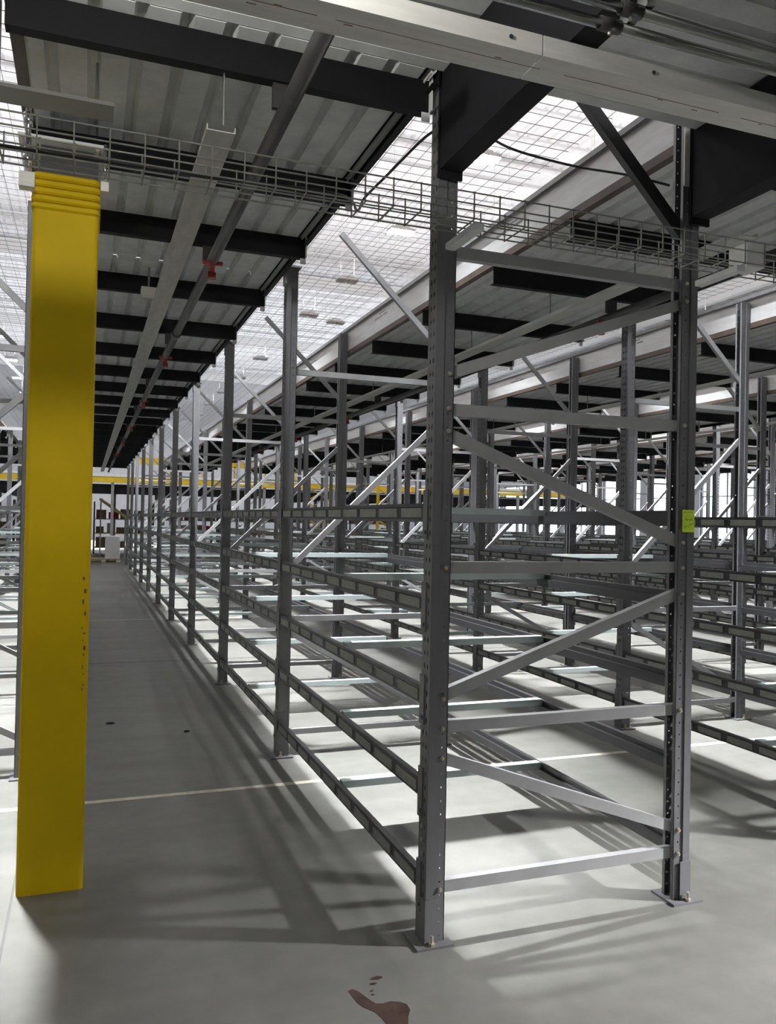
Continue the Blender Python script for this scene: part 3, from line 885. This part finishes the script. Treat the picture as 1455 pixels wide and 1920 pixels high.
for q in range(14):
    zz = 0.85 + 0.035*q + random.uniform(-0.02, 0.02); xq = H-0.02-random.uniform(0, 0.012)
    mk.box(xq, xq+random.uniform(0.003, 0.010), -H-0.0006, -H+0.004, zz, zz+random.uniform(0.004, 0.018))
mk.build('scuff_marks', 'scuff', col)
# galvanised cross channel fixed ahead of the column head
r = thing('support_channel', 'grey galvanised channel fixed crosswise above the yellow column guard', 'channel', (-0.40, 3.215, 3.10))
MB().channel(((0,0,0.0),(0,0,1),(0,1,0),(1,0,0)), 0.46, 0.014, 0.13, 0.004).build('channel_body', 'olive', r)
for xx in (0.05, 0.40): MB().cyl((xx, 0.02, 0.06), (xx, 0.02, 0.19), 0.006, 8).build('hanger_rod', 'conduit', r)
r = thing('drop_conduit', 'shiny conduit with fittings dropping down the left side of the yellow column', 'conduit', (-0.262, 3.66, 2.98))
MB().cyl((0,0,0.0),(0,0,0.62),0.012,12).build('conduit_length', 'chrome', r, True)
for zz in (0.06, 0.22, 0.40): MB().cyl((0,0,zz),(0,0,zz+0.05),0.019,12).build('coupling', 'chrome', r, True)
MB().box(-0.03, 0.03, -0.025, 0.03, -0.04, 0.02).build('box_fitting', 'galv_light', r)
r = thing('conduit_clip', 'small shiny pipe fitting on the right side of the column head', 'fitting', (0.04, 3.66, 2.99))
MB().cyl((0,0,0.0),(0,0,0.18),0.008,10).build('stub_pipe', 'chrome', r, True)
MB().box(-0.016, 0.016, -0.014, 0.014, -0.02, 0.02).build('fitting_body', 'galv_light', r)
MB().cyl((0,0,0.09),(0,0,0.115),0.013,8).build('brass_nut', 'bolt', r, True)

# junction box under the deck
r = thing('junction_box', 'small pale junction box under the deck beside the trunking', 'junction box', (0.31, 5.70, 3.085))
MB().box(0, 0.10, 0, 0.10, 0, 0.06).build('box_body', 'carton_white', r); MB().box(0.008, 0.092, 0.008, 0.092, -0.012, 0).build('lid', 'carton_white', r)
MB().cyl((0.05,0.05,0.06),(0.05,0.05,0.205),0.008,8).build('stem', 'conduit', r)

# ------------------------------------------------------------------ spill and scraps on the floor
def blob(pts, z=0.0012):
    mb = MB(); n = len(pts)
    mb.v = [(a, b, 0.0002) for a, b in pts] + [(a, b, z) for a, b in pts]
    mb.f = [tuple(range(n, 2*n))] + [(k, (k+1)%n, n+(k+1)%n, n+k) for k in range(n)]
    return mb
sp = thing('dried_spill', 'reddish brown wet spill with drips on the concrete floor', 'spill', (0, 0, 0))
blob([(0.868,2.646),(0.885,2.652),(0.900,2.632),(0.912,2.598),(0.925,2.566),(0.934,2.548),(0.956,2.542),(0.985,2.545),(1.012,2.532),(1.03,2.512),(1.028,2.48),(1.01,2.45),(0.99,2.40),(0.96,2.38),(0.93,2.42),(0.925,2.47),(0.915,2.505),(0.903,2.522),(0.886,2.545),(0.876,2.575),(0.872,2.61)]).build('puddle', 'stain', sp)
def ell(cx, cy, a, b, rot=0, n=14):
    return [(cx+a*math.cos(2*PI*k/n)*(1+0.15*math.sin(3*k)), cy+b*math.sin(2*PI*k/n)*(1+0.12*math.cos(2.3*k))) for k in range(n)]
for (cx, cy, a, b) in ((0.985,2.690,0.022,0.010),(0.962,2.660,0.013,0.006),(0.945,2.622,0.007,0.004),(0.940,2.600,0.006,0.004)):
    blob(ell(cx, cy, a, b)).build('drip', 'stain', sp)
for (cx, cy, a, b, wh) in ((0.207, 6.62, 0.035, 0.018, 'nearer the yellow column'), (0.735, 6.22, 0.024, 0.014, 'nearer the rack posts')):
    mb = MB(); p = ell(cx, cy, a, b, n=9); n = len(p)
    mb.v = [(x_, y_, 0.0) for x_, y_ in p] + [(cx+(x_-cx)*0.7, cy+(y_-cy)*0.7, 0.010+0.004*math.sin(3*i)) for i, (x_, y_) in enumerate(p)]
    mb.f = [tuple(range(n, 2*n)), tuple(reversed(range(n)))] + [(k, (k+1)%n, n+(k+1)%n, n+k) for k in range(n)]
    tag(mb.build('rubber_scrap', 'debris'), 'small black scrap lying on the aisle floor, %s' % wh, 'scrap', 'scraps on the floor')

# ------------------------------------------------------------------ far end of the aisles
YF = 30.75
r = thing('yellow_guard_beam', 'long yellow guard beam spanning the far ends of the rack aisles', 'beam', (-9, YF, 2.80))
MB().box(0, 30, 0, 0.10, 0, 0.21).build('beam_face', 'yellow_paint', r)
MB().box(0, 30, -0.03, 0.13, 0.21, 0.30).build('top_channel', 'galv', r)
for k in range(11):
    MB().box(1.6+2.75*k-0.05, 1.6+2.75*k+0.05, 0.10, 0.20, -2.8, 0.2).build('support_post', 'brace', r)
r = thing('far_mezzanine', 'dark far mezzanine platform behind the yellow guard beam', 'platform', (-9, YF+0.3, 2.30))
MB().box(0, 30, 0, 0.25, 0.1, 0.45).build('edge_beam', 'girder', r)
MB().box(0, 30, 0.25, 9.0, 0.40, 0.46).build('deck_slab', 'joist', r)
for k in range(10): MB().box(3.0*k, 3.0*k+0.15, 0.25, 9.0, 0.1, 0.40).build('joist', 'joist', r)
for k in range(7):
    MB().box(0.5+4.8*k, 0.65+4.8*k, 8.6, 8.75, -2.3, 0.4).build('support_post', 'brace', r)
r = thing('upper_guard_rail', 'short yellow guard rail above the far mezzanine', 'rail', (1.8, 34.0, 3.35))
MB().box(0, 7.0, 0, 0.08, 0.35, 0.62).build('rail', 'yellow_paint', r)
for k in range(6): MB().box(1.3*k, 1.3*k+0.07, 0, 0.07, -0.6, 0.4).build('rail_post', 'yellow_paint', r)
MB().box(0, 7.0, 0, 0.08, -0.6, -0.54).build('bottom_rail', 'yellow_paint', r)

def pallet(x, y, label, group=None):
    r = thing('wooden_pallet', label, 'pallet', (x, y, 0), group)
    for k in range(5): MB().box(0, 1.1, 0.22*k, 0.22*k+0.15, 0.11, 0.14).build('top_slat', 'wood', r)
    for k in range(3): MB().box(0.48*k, 0.48*k+0.14, 0, 1.03, 0.02, 0.11).build('stringer', 'carton_white', r)
    for k in range(3): MB().box(0, 1.1, 0.44*k, 0.44*k+0.15, 0, 0.02).build('bottom_slat', 'wood', r)
pallet(0.02, 29.4, 'wooden pallet on the floor at the far end of the column aisle')
r = thing('white_wrapped_load', 'white wrapped box load standing at the far end of column aisle', 'load', (0.66, 29.55, 0.14))
loft([(0, 0.24, 0.03), (0.75, 0.24, 0.03), (0.78, 0.22, 0.03)]).build('wrapped_body', 'white_panel', r)
r.location = (0.86, 29.75, 0.14)
MB().box(-0.25, 0.25, -0.246, -0.24, 0.16, 0.18).build('wrap_band', 'galv_light', r)
r = thing('conveyor_chute', 'pale yellow sloping chute under the far mezzanine', 'chute', (0, 0, 0))
MB().bar((0.45, 33.0, 2.25), (1.45, 33.0, 1.55), 0.30, 0.10).build('chute_bed', 'yellow_pale', r)
for (a, b) in ((0.5, 2.2), (1.4, 1.6)): MB().bar((a, 33.05, 0), (a, 33.05, b), 0.05, 0.05).build('chute_leg', 'brace', r)
# storage shelves with cartons beyond
def shelf(x, y, n, seed, label, gname):
    rnd = random.Random(seed)
    r = thing('carton_shelf', label, 'shelf', (x, y, 0), 'shelves beyond the aisles')
    w = 2.4
    for xx in (0, w):
        for yy in (0, 0.55): MB().box(xx-0.03, xx+0.03, yy-0.03, yy+0.03, 0, 2.2).build('shelf_post', 'frame', r)
    lv = [0.25, 0.85, 1.45]
    for z in lv: MB().box(-0.03, w+0.03, -0.03, 0.58, z, z+0.04).build('shelf_board', 'yellow_paint' if z == 0.85 else 'brace', r)
    for z in lv:
        xx = 0.08; cn = 0
        while xx < w-0.45:
            cw = rnd.uniform(0.22, 0.42); ch = rnd.uniform(0.2, 0.42)
            mt = rnd.choice(['carton', 'carton', 'carton_white', 'carton_white', 'carton_red', 'carton'])
            cn += 1
            c = thing('carton', '%s, %s from left end, %s board of the %s steel shelf' % ({'carton': 'brown carton', 'carton_white': 'white carton', 'carton_red': 'red crate'}[mt], ORD[cn-1], {0.25: 'lowest', 0.85: 'middle', 1.45: 'top'}[z], ORD[seed]),
                      'carton', (x+xx, y+0.05, z+0.04), 'cartons on far shelves')
            MB().box(0, cw, 0, 0.42, 0, ch).build('carton_body', mt, c)
            MB().box(cw/2-0.02, cw/2+0.02, -0.001, 0.421, ch-0.06, ch+0.001).build('tape', 'carton_white' if mt == 'carton' else 'carton', c)
            xx += cw + rnd.uniform(0.04, 0.15)
for i, sx in enumerate((-5.2, -2.4, 0.3, 3.1, 5.9, 8.7, 11.6)):
    shelf(sx, 36.5, 3, i, 'steel shelf with cartons, %s along the far wall side' % ORD[i], 'x')
# red lamp on far equipment and yellow lift
r = thing('signal_lamp', 'red signal lamp glowing on a pole far behind the racks', 'lamp', (11.75, 29.6, 0))
MB().cyl((0,0,0),(0,0,2.75),0.03,8).build('pole', 'brace', r); MB().cyl((0,0,2.75),(0,0,2.98),0.10,12).build('lens', 'exit_red', r, True); MB().cyl((0,0,2.98),(0,0,3.02),0.11,12).build('cap', 'frame', r)
for (lx, ly, lb) in ((7.6, 29.3, 'yellow lift mast standing far behind the rack rows'), (10.35, 29.2, 'second yellow lift mast beside the signal lamp')):
    r = thing('lift_mast', lb, 'lift', (lx, ly, 0), 'yellow lift masts')
    for s in (0, 0.9): MB().box(s, s+0.09, 0, 0.12, 0, 3.0).build('mast_rail', 'yellow_paint', r)
    for k in range(4):
        z = 0.5+0.6*k
        MB().bar((0.05, 0.06, z), (0.95, 0.06, z+0.55), 0.05, 0.05).build('lattice_bar', 'yellow_paint', r); MB().bar((0.05, 0.06, z+0.55), (0.95, 0.06, z), 0.05, 0.05).build('lattice_bar', 'yellow_paint', r)
    MB().box(-0.1, 1.1, -0.2, 0.7, 0.0, 0.5).build('base', 'frame', r)

bpy.context.view_layer.update()
